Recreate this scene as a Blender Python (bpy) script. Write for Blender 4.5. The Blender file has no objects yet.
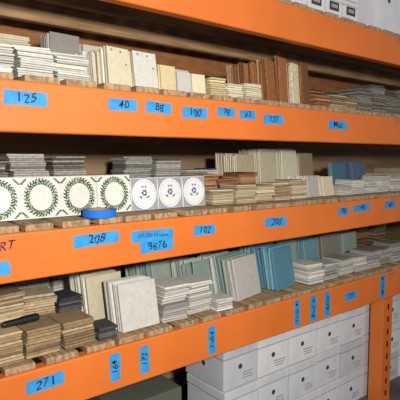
import bpy, math, random
from mathutils import Matrix, Vector
random.seed(23)
Z0=1.36           # camera height above the warehouse floor
def lin(c):
    return tuple((x/255/12.92) if x/255<=0.04045 else ((x/255+0.055)/1.055)**2.4 for x in c)
# ------------------------------------------------------------ materials
def new_mat(name):
    m=bpy.data.materials.new(name); m.use_nodes=True
    nt=m.node_tree; b=nt.nodes['Principled BSDF']; return m,nt,b
def vc_mat(name,rough,noise_scale=60,amt=0.12,spec=0.5):
    m,nt,b=new_mat(name)
    a=nt.nodes.new('ShaderNodeAttribute'); a.attribute_name='Col'
    tc=nt.nodes.new('ShaderNodeTexCoord')
    n=nt.nodes.new('ShaderNodeTexNoise'); n.inputs['Scale'].default_value=noise_scale; n.inputs['Detail'].default_value=5
    r=nt.nodes.new('ShaderNodeMapRange'); r.inputs['To Min'].default_value=1-amt*2; r.inputs['To Max'].default_value=1+amt
    mx=nt.nodes.new('ShaderNodeMix'); mx.data_type='RGBA'; mx.blend_type='MULTIPLY'; mx.inputs[0].default_value=1
    L=nt.links.new
    L(tc.outputs['Object'],n.inputs['Vector']); L(n.outputs['Fac'],r.inputs['Value'])
    L(a.outputs['Color'],mx.inputs[6]); L(r.outputs[0],mx.inputs[7]); L(mx.outputs[2],b.inputs['Base Color'])
    b.inputs['Roughness'].default_value=rough
    b.inputs['Specular IOR Level'].default_value=spec
    return m
def noise_mat(name,c1,c2,rough,scale=(1,1,1),ns=8,detail=8,c3=None,bump=0.0,p3=.82):
    m,nt,b=new_mat(name); L=nt.links.new
    tc=nt.nodes.new('ShaderNodeTexCoord'); mp=nt.nodes.new('ShaderNodeMapping'); mp.inputs['Scale'].default_value=scale
    n=nt.nodes.new('ShaderNodeTexNoise'); n.inputs['Scale'].default_value=ns; n.inputs['Detail'].default_value=detail
    cr=nt.nodes.new('ShaderNodeValToRGB')
    cr.color_ramp.elements[0].position=0.3; cr.color_ramp.elements[0].color=(*lin(c1),1)
    cr.color_ramp.elements[1].position=0.66; cr.color_ramp.elements[1].color=(*lin(c2),1)
    if c3:
        e=cr.color_ramp.elements.new(p3); e.color=(*lin(c3),1)
    L(tc.outputs['Object'],mp.inputs['Vector']); L(mp.outputs[0],n.inputs['Vector']); L(n.outputs['Fac'],cr.inputs[0]); L(cr.outputs[0],b.inputs['Base Color'])
    if bump:
        bp=nt.nodes.new('ShaderNodeBump'); bp.inputs['Strength'].default_value=bump; bp.inputs['Distance'].default_value=0.004
        L(n.outputs['Fac'],bp.inputs['Height']); L(bp.outputs[0],b.inputs['Normal'])
    b.inputs['Roughness'].default_value=rough
    return m
M_TILE=vc_mat('ceramic_tile',0.38)
M_ROUGH=vc_mat('unglazed_stone',0.8,70,0.3,0.2)
M_CARD=vc_mat('painted_carton',0.75,14,0.1,0.2)
M_ORANGE=noise_mat('orange_rack_paint',(202,104,40),(214,113,46),0.36,(1,1,1),3.5,10,c3=(186,108,64),p3=.74)
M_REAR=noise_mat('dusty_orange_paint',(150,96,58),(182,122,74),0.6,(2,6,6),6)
M_WOOD=noise_mat('rough_sawn_wood',(108,84,60),(174,144,108),0.85,(14,1.2,8),6,bump=0.3)
M_WOODX=noise_mat('plank_wood',(140,106,74),(186,148,106),0.8,(1.2,14,14),5,bump=0.3)
M_PLY=noise_mat('plywood_wall',(144,114,86),(190,156,120),0.85,(.6,1,5),2.2,bump=0.1)
M_FLOOR=noise_mat('concrete_floor',(70,66,62),(105,100,95),0.9,(1,1,1),5)
M_BLUE=noise_mat('blue_painters_tape',(28,122,184),(50,146,206),0.7,(1,1,1),30,bump=.15)
M_INK=noise_mat('marker_ink',(14,16,34),(22,24,44),0.6)
M_BLACK=noise_mat('black_plastic',(16,16,18),(28,28,30),0.35)
# ------------------------------------------------------------ mesh builder
class MB:
    def __init__(s): s.v=[];s.f=[];s.c=[];s.m=[]
    def quadbox(s,M,w,d,h,col,ch=0.0,mat=0):
        b=len(s.v); x,y,z=w/2,d/2,h/2
        if ch<=0:
            for dz in(-z,z):
                for (a,e) in((-x,-y),(x,-y),(x,y),(-x,y)): s.v.append(M@Vector((a,e,dz)))
            rings=2
        else:
            for dz,i in((-z,ch),(-z+ch,0),(z-ch,0),(z,ch)):
                for (a,e) in((-x+i,-y+i),(x-i,-y+i),(x-i,y-i),(-x+i,y-i)): s.v.append(M@Vector((a,e,dz)))
            rings=4
        s.f.append([b+3,b+2,b+1,b]); n=1
        for r in range(rings-1):
            for k in range(4):
                s.f.append([b+r*4+k,b+r*4+(k+1)%4,b+(r+1)*4+(k+1)%4,b+(r+1)*4+k]); n+=1
        t=b+(rings-1)*4; s.f.append([t,t+1,t+2,t+3]); n+=1
        s.c+= [col]*n; s.m+=[mat]*n
    def poly(s,M,pts,col,mat=0):
        b=len(s.v); s.v+=[M@Vector(p) for p in pts]; s.f.append(list(range(b,b+len(pts)))); s.c.append(col); s.m.append(mat)
    def lathe(s,M,prof,col,n=32,closed=False,mat=0):
        b=len(s.v); P=len(prof)
        for (r,z) in prof:
            for k in range(n):
                a=2*math.pi*k/n; s.v.append(M@Vector((r*math.cos(a),r*math.sin(a),z)))
        for i in range(P if closed else P-1):
            j=(i+1)%P
            for k in range(n):
                s.f.append([b+i*n+k,b+i*n+(k+1)%n,b+j*n+(k+1)%n,b+j*n+k])
                s.c.append(col[i] if isinstance(col,list) else col); s.m.append(mat)
    def make(s,name,mats,parent=None,origin=None):
        me=bpy.data.meshes.new(name)
        o0=Vector(origin) if origin else Vector((0,0,0))
        me.from_pydata([tuple(v-o0) for v in s.v],[],s.f)
        at=me.color_attributes.new('Col','FLOAT_COLOR','CORNER')
        buf=[]
        for f,c in zip(s.f,s.c): buf+= [c[0],c[1],c[2],1.0]*len(f)
        at.data.foreach_set('color',buf)
        for m in mats: me.materials.append(m)
        me.polygons.foreach_set('material_index',s.m)
        me.update()
        ob=bpy.data.objects.new(name,me); ob.location=o0
        bpy.context.scene.collection.objects.link(ob)
        if parent: ob.parent=parent
        return ob
T=Matrix.Translation
def R(a,ax): return Matrix.Rotation(a,4,ax)
def pal(p,var=0.07):
    c=lin(random.choice(p)); k=1+random.uniform(-var,var); return tuple(min(1,x*k) for x in c)
WHITE=[(212,208,198),(198,195,187),(218,215,206),(176,171,162)]
GREYW=[(176,172,164),(190,186,178),(146,142,136)]
CREAM=[(212,202,172),(200,190,160),(218,210,186)]
TAN=[(178,150,112),(158,134,98),(194,168,130),(130,108,80),(146,122,92)]
BROWN=[(150,98,60),(124,80,52),(172,122,80),(188,152,112)]
CHAR=[(78,76,76),(96,94,92),(64,62,64)]
DGREY=[(118,112,104),(138,132,122),(92,90,84),(150,142,128)]
SAGE=[(142,156,146),(160,172,162),(122,140,132)]
SLATE=[(90,140,158),(76,122,142),(112,152,164)]
NAVY=[(88,110,136),(74,92,118)]
BONE=[(200,184,154),(184,164,134),(208,196,170),(160,138,108)]
YEL=[(212,196,148),(204,186,142)]
def stack(x,y,z,w,d,t,h,p,rough=False,jit=0.004,rot=None,name='tile_stack',loose=True):
    mb=MB(); n=max(1,int(round(h*random.uniform(.88,1.08)/t))); z+=Z0
    if rot is None: rot=random.uniform(-.05,.05)
    dx=dy=0; zz=z+.0005; drift=random.uniform(-.05,.05)
    for i in range(n):
        if i%4==0: dx=random.uniform(-jit,jit)*.8; dy=random.uniform(-jit,jit)*1.5; lump=random.uniform(.84,1.06); r4=random.uniform(-.035,.035)
        tt=t*random.uniform(.82,1.14)
        rr=rot+r4+random.uniform(-.02,.02)
        if loose and i>=n-random.choice((1,2,3)) : rr+=random.uniform(-.16,.16); dx+=random.uniform(-.004,.004); dy+=random.uniform(-.008,.008)
        M=T((x+dx+random.uniform(-jit,jit)*.3,y+dy+drift*(zz-z)+random.uniform(-jit,jit)*.7,zz+tt/2))@R(rr,'Z')@R(random.uniform(-.006,.006),'Y')
        c=pal(p,.13); c=tuple(k*lump for k in c)
        mb.quadbox(M,w*0.94*random.uniform(.98,1.01),d*.98,tt*0.88,c,min(.0016,t*.25))
        zz+=tt
    o=mb.make(name,[M_ROUGH if rough else M_TILE],origin=(x,y,z)); o['top']=zz
    return o
def standing(x,y,z,w,h,t,n,p,lean=0.10,gap=0.0014,rough=False,deco=None,name='standing_tile_row',rot=0.0,hj=0.0,roll=0.0,mess=1.0,fit=.975):
    mb=MB(); z+=Z0
    base=T((x,y,z))@R(rot,'Z')
    for i in range(n):
        a=lean+random.uniform(-.014,.014)*mess
        hh=h*(1-random.random()*hj)
        off=i*(t+gap)/math.cos(lean)
        rl=roll*random.uniform(-1,1)
        M=base@T((random.uniform(-.003,.003)*mess,off+t/2,t/2*math.sin(a)+abs(math.sin(rl))*w/2+.0008))@R(rl,'Y')@R(-a,'X')@T((0,0,hh/2))
        mb.quadbox(M@R(math.pi/2,'X'),w*fit,hh,t,pal(p,.08),min(.0014,t*.22))
        if i==0 and deco: deco(mb,M@T((0,-t/2-.0006,0)),w,hh)
    return mb.make(name,[M_ROUGH if rough else M_TILE],origin=(x,y,z))
def wreath(mb,M,w,h):
    greens=[lin((22,70,36)),lin((40,92,48)),lin((34,60,42)),lin((84,122,84)),lin((18,50,32))]
    rx,rz=w*.355,h*.39
    N=32
    for k in range(N):
        for s in(-1,0,1):
            a=2*math.pi*(k+.33*s)/N; rr=1+s*.12
            cx,cz=rx*rr*math.cos(a),rz*rr*math.sin(a)
            dirn=a+math.pi/2+s*.8+random.uniform(-.3,.3)
            l,wd=.0072,.0032
            u=(math.cos(dirn),math.sin(dirn)); v=(-u[1],u[0])
            mb.poly(M@T((0,-.0001*(s+1),0)),[(cx+u[0]*l,0,cz+u[1]*l),(cx+v[0]*wd,0,cz+v[1]*wd),(cx-u[0]*l,0,cz-u[1]*l),(cx-v[0]*wd,0,cz-v[1]*wd)],random.choice(greens))
    for k in range(8):
        a=2*math.pi*k/8+.2; cx,cz=rx*math.cos(a),rz*math.sin(a)
        mb.poly(M@T((0,-.0005,0)),[(cx+.003*math.cos(q),0,cz+.003*math.sin(q)) for q in [i*math.pi/3 for i in range(6)]],lin((190,160,140)))
    for sx in(-1,1):
        for sz in(-1,1):
            for q in range(4):
                cx,cz=sx*(w*.465-q*.0045),sz*(h*.45-(3-q)*.0045)
                mb.poly(M,[(cx+.006,0,cz),(cx,0,cz+.003),(cx-.006,0,cz),(cx,0,cz-.003)],greens[q])
def bluemotif(mb,M,w,h):
    c=lin((96,108,156)); c2=lin((60,76,140))
    N=36; rx0,rz0=w*.475,h*.48
    for sx in(-1,1):
        for sz in(-1,1):
            arc=[(sx*rx0*math.cos(q),0,sz*rz0*math.sin(q)) for q in [i*math.pi/2/8 for i in range(9)]]
            for i in range(8):
                mb.poly(M@T((0,.0003,0)),[arc[i],arc[i+1],(sx*w*.485,0,sz*h*.49)],lin((150,150,150)))
    for (rx,rz,th,cc) in((rx0,rz0,.0009,c),(w*.40,h*.41,.0004,c)):
        for k in range(N):
            a,b=2*math.pi*k/N,2*math.pi*(k+1)/N
            mb.poly(M,[((rx+th)*math.cos(a),0,(rz+th)*math.sin(a)),((rx+th)*math.cos(b),0,(rz+th)*math.sin(b)),((rx-th)*math.cos(b),0,(rz-th)*math.sin(b)),((rx-th)*math.cos(a),0,(rz-th)*math.sin(a))],cc)
    for k in range(6):
        a=2*math.pi*k/6; cx,cz=.008*math.cos(a),.008*math.sin(a)+.004
        mb.poly(M,[(cx+.0046*math.cos(q),0,cz+.0046*math.sin(q)) for q in [i*math.pi/4 for i in range(8)]],c2 if k%2 else lin((120,130,180)))
    for s in(-1,1):
        mb.poly(M,[(s*.014,0,-.016),(s*.022,0,-.008),(s*.017,0,-.004),(s*.006,0,-.014)],lin((96,130,110)))
        mb.poly(M,[(s*.004,0,.020),(s*.012,0,.027),(s*.002,0,.03)],c)
def greendots(mb,M,w,h):
    for (a,b) in((-.3,.42),(.1,.40),(.32,.1)):
        mb.poly(M,[(a*w+.0042*math.cos(q),0,b*h+.0042*math.sin(q)) for q in [i*math.pi/4 for i in range(8)]],lin((70,150,110)))
# ------------------------------------------------------------ room
def slab(name,x0,x1,y0,y1,z0,z1,mat,parent=None):
    mb=MB(); c=((x0+x1)/2,(y0+y1)/2,(z0+z1)/2+Z0)
    mb.quadbox(T(c),x1-x0,y1-y0,z1-z0,(1,1,1)); return mb.make(name,[mat],parent,origin=c)
slab('floor',-3,7.5,-4,1.1,-1.46,-1.36,M_FLOOR)
slab('wall_back',-3,7.5,1.02,1.1,-1.36,1.7,M_PLY)
# ------------------------------------------------------------ pallet rack
rack=bpy.data.objects.new('pallet_rack',None); bpy.context.scene.collection.objects.link(rack)
XL,XR=-.7,4.6
def beam(name,y0,y1,z0,z1,mat):
    mb=MB(); c=((XL+XR)/2,(y0+y1)/2,(z0+z1)/2+Z0); mb.quadbox(T(c),XR-XL,y1-y0,z1-z0,(1,1,1))
    o=mb.make(name,[mat],rack,origin=c); b=o.modifiers.new('b','BEVEL'); b.width=.006; b.segments=3; return o
TOPS=[(.62,.14),(.21,.14),(-.206,.137),(-.607,.142)]
for i,(zt,hh) in enumerate(TOPS):
    beam('front_beam_%d'%i,0,.045,zt-hh,zt,M_ORANGE)
    beam('rear_beam_%d'%i,.88,.925,zt-hh,zt,M_REAR)
    for j,yy in enumerate((.3,.58)):
        beam('joist_%d_%d'%(i,j),yy,yy+.04,zt-.085,zt,M_WOODX)
    mb=MB(); x=XL+.05
    while x<XR-.05:
        w=random.uniform(.078,.1); 
        mb.quadbox(T((x+w/2,.468+random.uniform(-.005,.005),zt+.0098+Z0))@R(random.uniform(-.006,.006),'Z'),w,.92,.0195,(1,1,1),.0015)
        x+=w+random.uniform(.012,.035)
    mb.make('deck_slats_%d'%i,[M_WOOD],rack,origin=(0,0,zt+Z0))
for i,xx in enumerate((XL-.04,XR+.04)):
    for j,yy in enumerate((.05,.88)):
        slab('upright_%d_%d'%(i,j),xx-.04,xx+.04,yy-.04,yy+.04,-1.36,1.0,M_ORANGE,rack)
mb=MB(); mb.quadbox(T((2.41,.06,(-1.36-.75)/2+Z0)),.085,.08,.61,(1,1,1))
for k in range(8):
    mb.quadbox(T((2.41,.0195,-1.3+k*.07+Z0)),.014,.002,.03,(0,0,0),0,1)
mb.make('support_post',[M_ORANGE,M_BLACK],rack,origin=(2.41,.06,Z0-1.36))
# ------------------------------------------------------------ cartons
def carton(x,y,z,w,d,h,col=(224,224,222),label=True,hole=True,rot=0,name='white_carton',print_=False):
    mb=MB(); z+=Z0; B=T((x,y,z))@R(rot,'Z'); c=lin(col)
    mb.quadbox(B@T((0,0,h/2)),w,d,h,c,.003)
    lid=h*.22
    dark=tuple(k*.45 for k in c)
    mb.quadbox(B@T((0,0,h-lid)),w+.001,d+.001,.003,dark)
    mb.quadbox(B@T((0,0,h-lid/2+.002)),w+.005,d+.005,lid,tuple(k*.97 for k in c),.002)
    mb.quadbox(B@T((0,0,h+.0035)),w*.99,.004,.001,dark)
    if hole:
        for Mr in(B@T((0,-d/2-.0012,h*.5)),B@T((-w/2-.0012,0,h*.5))@R(-math.pi/2,'Z')):
            mb.poly(Mr,[(.012*math.cos(q),0,.012*math.sin(q)) for q in [i*math.pi/8 for i in range(16)]],lin((60,58,58)))
    if print_:
        for k in range(3):
            ww=w*random.uniform(.12,.2); zz=h*(.16+.07*k)
            mb.poly(B@T((w*.22,-d/2-.0012,0)),[(-ww,0,zz),(ww,0,zz),(ww,0,zz+.004),(-ww,0,zz+.004)],lin((130,128,132)))
    if label:
        mb.poly(B@T((0,-d/2-.0034,0)),[(-w*.3,0,h*.28),(w*.3,0,h*.28),(w*.3,0,h*.72),(-w*.3,0,h*.72)],lin((62,60,62)))
        mb.poly(B@T((0,-d/2-.0040,0)),[(-w*.2,0,h*.42),(w*.2,0,h*.42),(w*.2,0,h*.6),(-w*.2,0,h*.6)],lin((150,148,146)))
    return mb.make(name,[M_CARD],origin=(x,y,z))
Zt=.640
x=1.36
while x<2.1:
    carton(x,.10,Zt,.115,.14,.085,(206,206,208),True,False,name='sample_tile_box')
    carton(x,.10,Zt+.092,.115,.14,.085,(206,206,208),True,False,name='sample_tile_box')
    x+=.128
carton(2.34,.16,Zt,.27,.25,.32,(210,210,214),False,True)
carton(2.65,.16,Zt,.27,.25,.30,(200,200,204),False,True)
# ------------------------------------------------------------ shelf A
Z=.2305
for xx,hh in((.29,.092),(.405,.09),(.52,.09),(.632,.086)): stack(xx,.13,Z,.112,.11,.0068,hh,WHITE,jit=.006)
stack(.42,.52,Z,.15,.15,.008,.19,WHITE); stack(.575,.52,Z,.14,.15,.008,.21,CREAM)
standing(.76,.42,Z,.12,.235,.009,8,GREYW,.06,hj=.05,roll=.02)
standing(.89,.42,Z,.1,.215,.009,14,WHITE,.08,hj=.06,roll=.02)
standing(.815,.10,Z,.09,.14,.0075,26,WHITE+CREAM,.12,deco=greendots,hj=.12,rot=.12,mess=2)
standing(.918,.095,Z,.1,.138,.0075,24,WHITE+CREAM,.14,deco=greendots,hj=.10,rot=.06,mess=2)
standing(1.01,.10,Z,.066,.105,.008,16,YEL,.1,hj=.1)
standing(1.082,.10,Z,.065,.095,.008,18,WHITE,.14,hj=.1)
standing(1.152,.10,Z,.065,.085,.008,18,CREAM,.12,hj=.1)
stack(1.23,.13,Z,.078,.09,.008,.075,YEL); stack(1.32,.13,Z,.085,.09,.008,.06,CREAM); stack(1.42,.13,Z,.095,.1,.008,.075,CREAM)
for xx,hh,pp in((1.55,.19,BROWN),(1.635,.215,BROWN),(1.71,.2,BROWN+BONE),(1.785,.21,BROWN)):
    standing(xx,.10,Z,.065,hh,.009,20,pp,.09,rough=True,hj=.12,rot=.2,mess=2,roll=.015)
stack(1.88,.13,Z,.10,.11,.009,.07,BROWN,True); stack(1.99,.13,Z,.11,.11,.009,.085,TAN,True); stack(2.1,.13,Z,.1,.1,.009,.06,TAN,True)
for xx,hh in((2.22,.12),(2.35,.16),(2.48,.14),(2.61,.16),(2.75,.15)): stack(xx,.14,Z,.12,.13,.008,hh,DGREY,True,.006)
for xx,hh,pp in((1.05,.17,BONE),(1.23,.17,TAN),(1.42,.19,DGREY),(1.6,.16,TAN),(1.78,.19,DGREY),(1.98,.18,TAN),(2.2,.2,DGREY),(2.42,.19,BROWN),(2.64,.2,DGREY),(2.9,.19,TAN),(3.2,.19,DGREY),(3.5,.17,BROWN)):
    stack(xx,.62,Z,.15,.15,.009,hh,pp,True,.006)
# ------------------------------------------------------------ shelf B
Z=-.1855
for xx in(.288,.4135,.539,.6645,.79): standing(xx,.108,Z,.1255,.127,.007,4,WHITE[:1],.09,deco=wreath,name='wreath_tile_row',mess=.25,fit=.996)
for xx in(.911,1.022,1.133): standing(xx,.108,Z,.1105,.114,.007,4,[(216,216,214)],.09,deco=bluemotif,name='blue_flower_tile_row',mess=.3,fit=.99)
for xx,hh in((1.255,.07),(1.372,.08),(1.488,.072)): stack(xx,.13,Z,.112,.11,.0065,hh,BONE,jit=.006)
for xx,hh in((1.30,.115),(1.42,.11),(1.54,.12)): stack(xx,.29,Z,.112,.12,.008,hh,BROWN,True,.006)
stack(1.602,.13,Z,.11,.11,.0065,.08,BONE+TAN,jit=.006); stack(1.717,.13,Z,.11,.11,.0065,.09,BONE,jit=.006)
standing(1.84,.09,Z,.10,.10,.008,12,WHITE,.14,hj=.08,rot=.1); standing(1.955,.09,Z,.10,.098,.008,12,CREAM,.16,hj=.08,rot=.1)
for xx,hh in((2.07,.055),(2.19,.08),(2.31,.065),(2.43,.085),(2.55,.075),(2.68,.08)): stack(xx,.13,Z,.11,.11,.007,hh,WHITE,jit=.006)
for xx,hh in((2.9,.1),(3.05,.12),(3.3,.1)): stack(xx,.42,Z,.13,.13,.008,hh,BONE)
for xx,hh,pp in((.50,.17,DGREY+GREYW),(.655,.205,GREYW),(.82,.19,DGREY+GREYW),(.99,.12,DGREY),(1.155,.19,GREYW),(1.31,.175,DGREY+GREYW),(1.49,.14,SAGE+WHITE),(1.64,.135,NAVY+WHITE)):
    stack(xx,.61,Z,.145,.14,.0085,hh,pp,True,.008)
for xx,hh,pp in((1.71,.21,BONE),(1.88,.235,BONE+CREAM),(2.05,.24,CREAM),(2.2,.215,BONE)): standing(xx,.42,Z,.14,hh,.009,14,pp,.07,hj=.08,rot=.1,roll=.015)
standing(2.42,.36,Z,.13,.155,.009,3,SLATE,.1); standing(2.60,.34,Z,.17,.165,.009,12,NAVY,.08,rot=.1)
mb=MB(); b=lin((30,110,205)); k=lin((150,120,86))
mb.lathe(T((.70,.047,Z+Z0)),[(.052,.001),(.052,.023),(.0515,.024),(.040,.024),(.0385,.0235),(.0385,.0005),(.040,0),(.0515,0)],[b,b,b,k,k,k,b,b],48,True)
mb.make('painters_tape_roll',[M_CARD],origin=(.70,.047,Z+Z0))
# ------------------------------------------------------------ shelf C
Z=-.5865
tops=[]
for xx,hh in((.275,.088),(.39,.088),(.505,.088),(.615,.092)): tops.append(stack(xx,.087,Z,.11,.112,.0085,hh,TAN,True,.004,loose=False)['top'])
for xx,hh in((.33,.15),(.448,.16),(.562,.15)): stack(xx,.255,Z,.112,.112,.0085,hh,TAN+BONE,True,.006)
stack(.672,.27,Z,.09,.11,.0085,.12,CHAR,True); stack(.712,.07,Z,.07,.09,.0085,.045,CHAR,True)
standing(.85,.045,Z,.155,.160,.008,8,WHITE,.20,gap=.003,rot=.03,mess=2)
standing(.805,.19,Z,.15,.168,.008,14,CREAM+WHITE,.2,rot=.08,mess=2,hj=.05)
for xx,hh in((.995,.13),(1.112,.145)): stack(xx,.11,Z,.115,.12,.0075,hh,WHITE+GREYW,False,.007)
stack(1.215,.055,Z,.085,.08,.0075,.045,WHITE)
standing(1.235,.17,Z,.1,.165,.008,20,SAGE,.16,hj=.14,rot=.16,mess=3,roll=.03)
standing(1.10,.28,Z,.1,.17,.008,18,SAGE,.16,hj=.14,rot=.16,mess=3,roll=.03)
standing(1.40,.075,Z,.18,.178,.009,18,GREYW+SAGE,.2,hj=.1,rot=.22,mess=3,roll=.02)
standing(1.64,.075,Z,.17,.195,.009,18,SLATE,.18,hj=.14,rot=.2,mess=3,roll=.03)
stack(1.815,.11,Z,.115,.12,.0075,.09,WHITE,jit=.007); stack(1.935,.11,Z,.115,.12,.0075,.075,GREYW,jit=.007)
stack(2.06,.11,Z,.12,.12,.0075,.09,WHITE,jit=.007); stack(2.19,.11,Z,.12,.12,.0075,.072,WHITE,jit=.007)
standing(1.95,.34,Z,.15,.16,.009,10,SAGE,.12,hj=.1); standing(2.13,.32,Z,.14,.15,.009,10,SLATE,.14,hj=.1,rot=.1); standing(2.3,.32,Z,.16,.155,.009,10,DGREY,.14,hj=.1); standing(2.5,.32,Z,.16,.15,.009,10,SAGE,.12,hj=.1,rot=.1)
for xx,hh in((2.32,.09),(2.45,.1),(2.58,.095),(2.71,.09)): stack(xx,.12,Z,.12,.12,.0075,hh,GREYW,jit=.007)
for xx,hh,pp in((.50,.095,BROWN),(.66,.115,WHITE),(.82,.13,WHITE),(1.0,.11,BONE),(1.2,.13,GREYW),(1.36,.12,GREYW),(1.6,.17,TAN),(1.8,.17,DGREY),(2.02,.18,TAN),(2.25,.17,DGREY),(2.5,.18,TAN),(2.75,.17,DGREY),(3.0,.17,BROWN),(3.25,.16,TAN)):
    stack(xx,.64,Z,.145,.14,.0085,hh,pp,True,.006)
zt=max(tops[1:3])
mb=MB(); MP=T((.455,.085,zt+.0125))@R(.12,'Z')@R(math.pi/2,'Y')
mb.lathe(MP,[(.0,-.055),(.006,-.055),(.0095,-.048),(.0105,.0),(.012,.002),(.012,.05),(.0095,.056),(0,.056)],(1,1,1),20)
mb.quadbox(T((.48,.085-.003,zt+.0252))@R(.12,'Z'),.045,.005,.003,(1,1,1))
mb.make('marker_pen',[M_BLACK],origin=(.455,.085,zt))
# ------------------------------------------------------------ bottom level
z=-1.36
for lv in range(3):
    for i in range(9):
        xx=1.41+i*.21
        carton(xx,.265+random.uniform(-.008,.008),z+lv*.181,.200,.26,.176,random.choice([(206,206,210),(192,192,198),(214,214,216)]),False,True,random.uniform(-.015,.015),print_=True)
for xx,hh,pp in((1.40,.03,GREYW),(1.56,.055,DGREY),(1.72,.04,CHAR),(1.89,.06,GREYW),(2.06,.085,DGREY),(2.24,.095,GREYW),(2.42,.10,DGREY),(2.62,.10,GREYW)):
    stack(xx,.26,z+.5475,.14,.15,.008,hh,pp,True,.008,rot=random.uniform(-.1,.1))
carton(.98,.35,z,.30,.3,.42,(96,98,88),False,False,name='cardboard_carton')
carton(.58,.4,z,.36,.36,.34,(100,86,70),False,False,name='cardboard_carton')
# ------------------------------------------------------------ blue tape labels
def text_mesh(body,size,M,parent,name='handwriting'):
    cu=bpy.data.curves.new('t','FONT'); cu.body=body; cu.size=size; cu.align_x='CENTER'; cu.align_y='CENTER'; cu.shear=random.uniform(.05,.3); cu.offset=size*.008; cu.space_character=random.uniform(1.0,1.15)
    o=bpy.data.objects.new('t',cu); bpy.context.scene.collection.objects.link(o)
    bpy.context.view_layer.update()
    me=bpy.data.meshes.new_from_object(o.evaluated_get(bpy.context.evaluated_depsgraph_get()))
    bpy.data.objects.remove(o); me.materials.clear(); me.materials.append(M_INK)
    ph=random.uniform(0,6)
    for v in me.vertices:   # hand wobble
        a,b_=v.co.x/size,v.co.y/size
        v.co.x+=size*.05*math.sin(7*b_+ph+3*a); v.co.y+=size*.07*math.sin(4.3*a+ph)
    me.transform(M)
    q=bpy.data.objects.new(name,me); bpy.context.scene.collection.objects.link(q)
    if parent: q.parent=parent
    return q
def label(x0,x1,zc,h,txt,vert=False,yo=-.0008,tilt=0):
    w=x1-x0; xc=(x0+x1)/2
    mb=MB(); n=8
    pts=[]
    for i in range(n+1): pts.append((w/2+random.uniform(-.0025,.0025),0,-h/2+h*i/n))
    for i in range(n+1): pts.append((-w/2+random.uniform(-.0025,.0025),0,h/2-h*i/n))
    if vert: pts=[(min(max(p[0],-w/2),w/2),0,p[2]+(random.uniform(-.002,.002) if abs(abs(p[2])-h/2)<1e-5 else 0)) for p in pts]
    mb.poly(R(tilt,'Y'),pts,(1,1,1))
    o=mb.make('tape_label',[M_BLUE]); o.location=(xc,yo,zc+Z0)
    sm=o.modifiers.new('s','SOLIDIFY'); sm.thickness=.0004
    L=len(txt)
    if vert: s=min(w*.75,h*.9/(L*.55)); mm=R(tilt,'Y')@T((0,-.0007,0))@R(math.pi/2,'X')@R(math.pi/2,'Z')
    else: s=min(h*.95,w*.88/(L*.56)); mm=R(tilt+random.uniform(-.05,.05),'Y')@T((0,-.0007,0))@R(math.pi/2,'X')
    text_mesh(txt,s,mm,o)
    return o
for a in [(.403,.522,.162,.038,'125'),(.713,.815,.165,.036,'40'),(.848,.948,.165,.036,'88'),(.995,1.105,.157,.038,'100'),(1.153,1.24,.168,.034,'78'),(1.264,1.348,.165,.034,'63'),(1.392,1.509,.154,.037,'127'),(1.81,1.952,.150,.038,'Misc'),
          (.28,.405,-.301,.038,'170'),(.589,.741,-.248,.038,'208'),(.787,.952,-.257,.038,'150-200 17 cases'),(.82,.952,-.294,.038,'9676'),(1.043,1.144,-.26,.036,'102'),(1.41,1.538,-.263,.04,'200'),(1.902,1.984,-.251,.038,'90'),(2.025,2.163,-.244,.036,'145'),(2.304,2.411,-.245,.036,'60'),
          (.438,.55,-.654,.04,'271'),(1.97,2.076,-.675,.04,'77')]:
    label(*a,tilt=random.uniform(-.05,.05),yo=-.0008-(.0016 if a[4]=='9676' else 0))
for a in [(.702,.741,-.671,.09,'164'),(.814,.852,-.675,.094,'172'),(1.11,1.149,-.68,.105,'Field'),(1.598,1.637,-.678,.118,'Trim 4'),(1.706,1.754,-.678,.118,'Bull 6'),(1.81,1.856,-.678,.118,'Base'),(2.284,2.333,-.676,.12,'Misc 8')]:
    label(*a,vert=True,tilt=random.uniform(-.04,.04))
q=text_mesh('ART',.036,R(math.pi/2,'X'),rack,'marker_writing'); q.location=(.385,-.0008,-.238+Z0)
# ------------------------------------------------------------ lights
def area(name,loc,tgt,size,e,col):
    l=bpy.data.lights.new(name,'AREA'); l.size=size; l.energy=e; l.color=col
    o=bpy.data.objects.new(name,l); bpy.context.scene.collection.objects.link(o)
    o.location=loc; o.rotation_euler=(Vector(tgt)-Vector(loc)).to_track_quat('-Z','Y').to_euler()
area('flash_lamp',(.1,-1.7,Z0+.2),(1.6,0.2,Z0),.1,62,(1,.97,.91))
area('aisle_lamp',(1.8,-2.9,Z0+.9),(1.8,0.2,Z0),1.6,15,(1,.95,.88))
w=bpy.data.worlds.new('World'); bpy.context.scene.world=w; w.use_nodes=True
w.node_tree.nodes['Background'].inputs[0].default_value=(.88,.92,1,1); w.node_tree.nodes['Background'].inputs[1].default_value=.2
# ------------------------------------------------------------ camera
f=480; p=math.atan(42/f); th=math.atan(600*math.cos(p)/f)
cam=bpy.data.cameras.new('camera'); cam.lens=36*f/400; cam.sensor_width=36; cam.clip_start=.02
co=bpy.data.objects.new('camera',cam); bpy.context.scene.collection.objects.link(co)
co.location=(0,-1.335,Z0)
d=Vector((math.cos(th)*math.cos(p),math.sin(th)*math.cos(p),-math.sin(p)))
co.rotation_euler=d.to_track_quat('-Z','Y').to_euler()
bpy.context.scene.camera=co
bpy.context.scene.view_settings.view_transform='Standard'
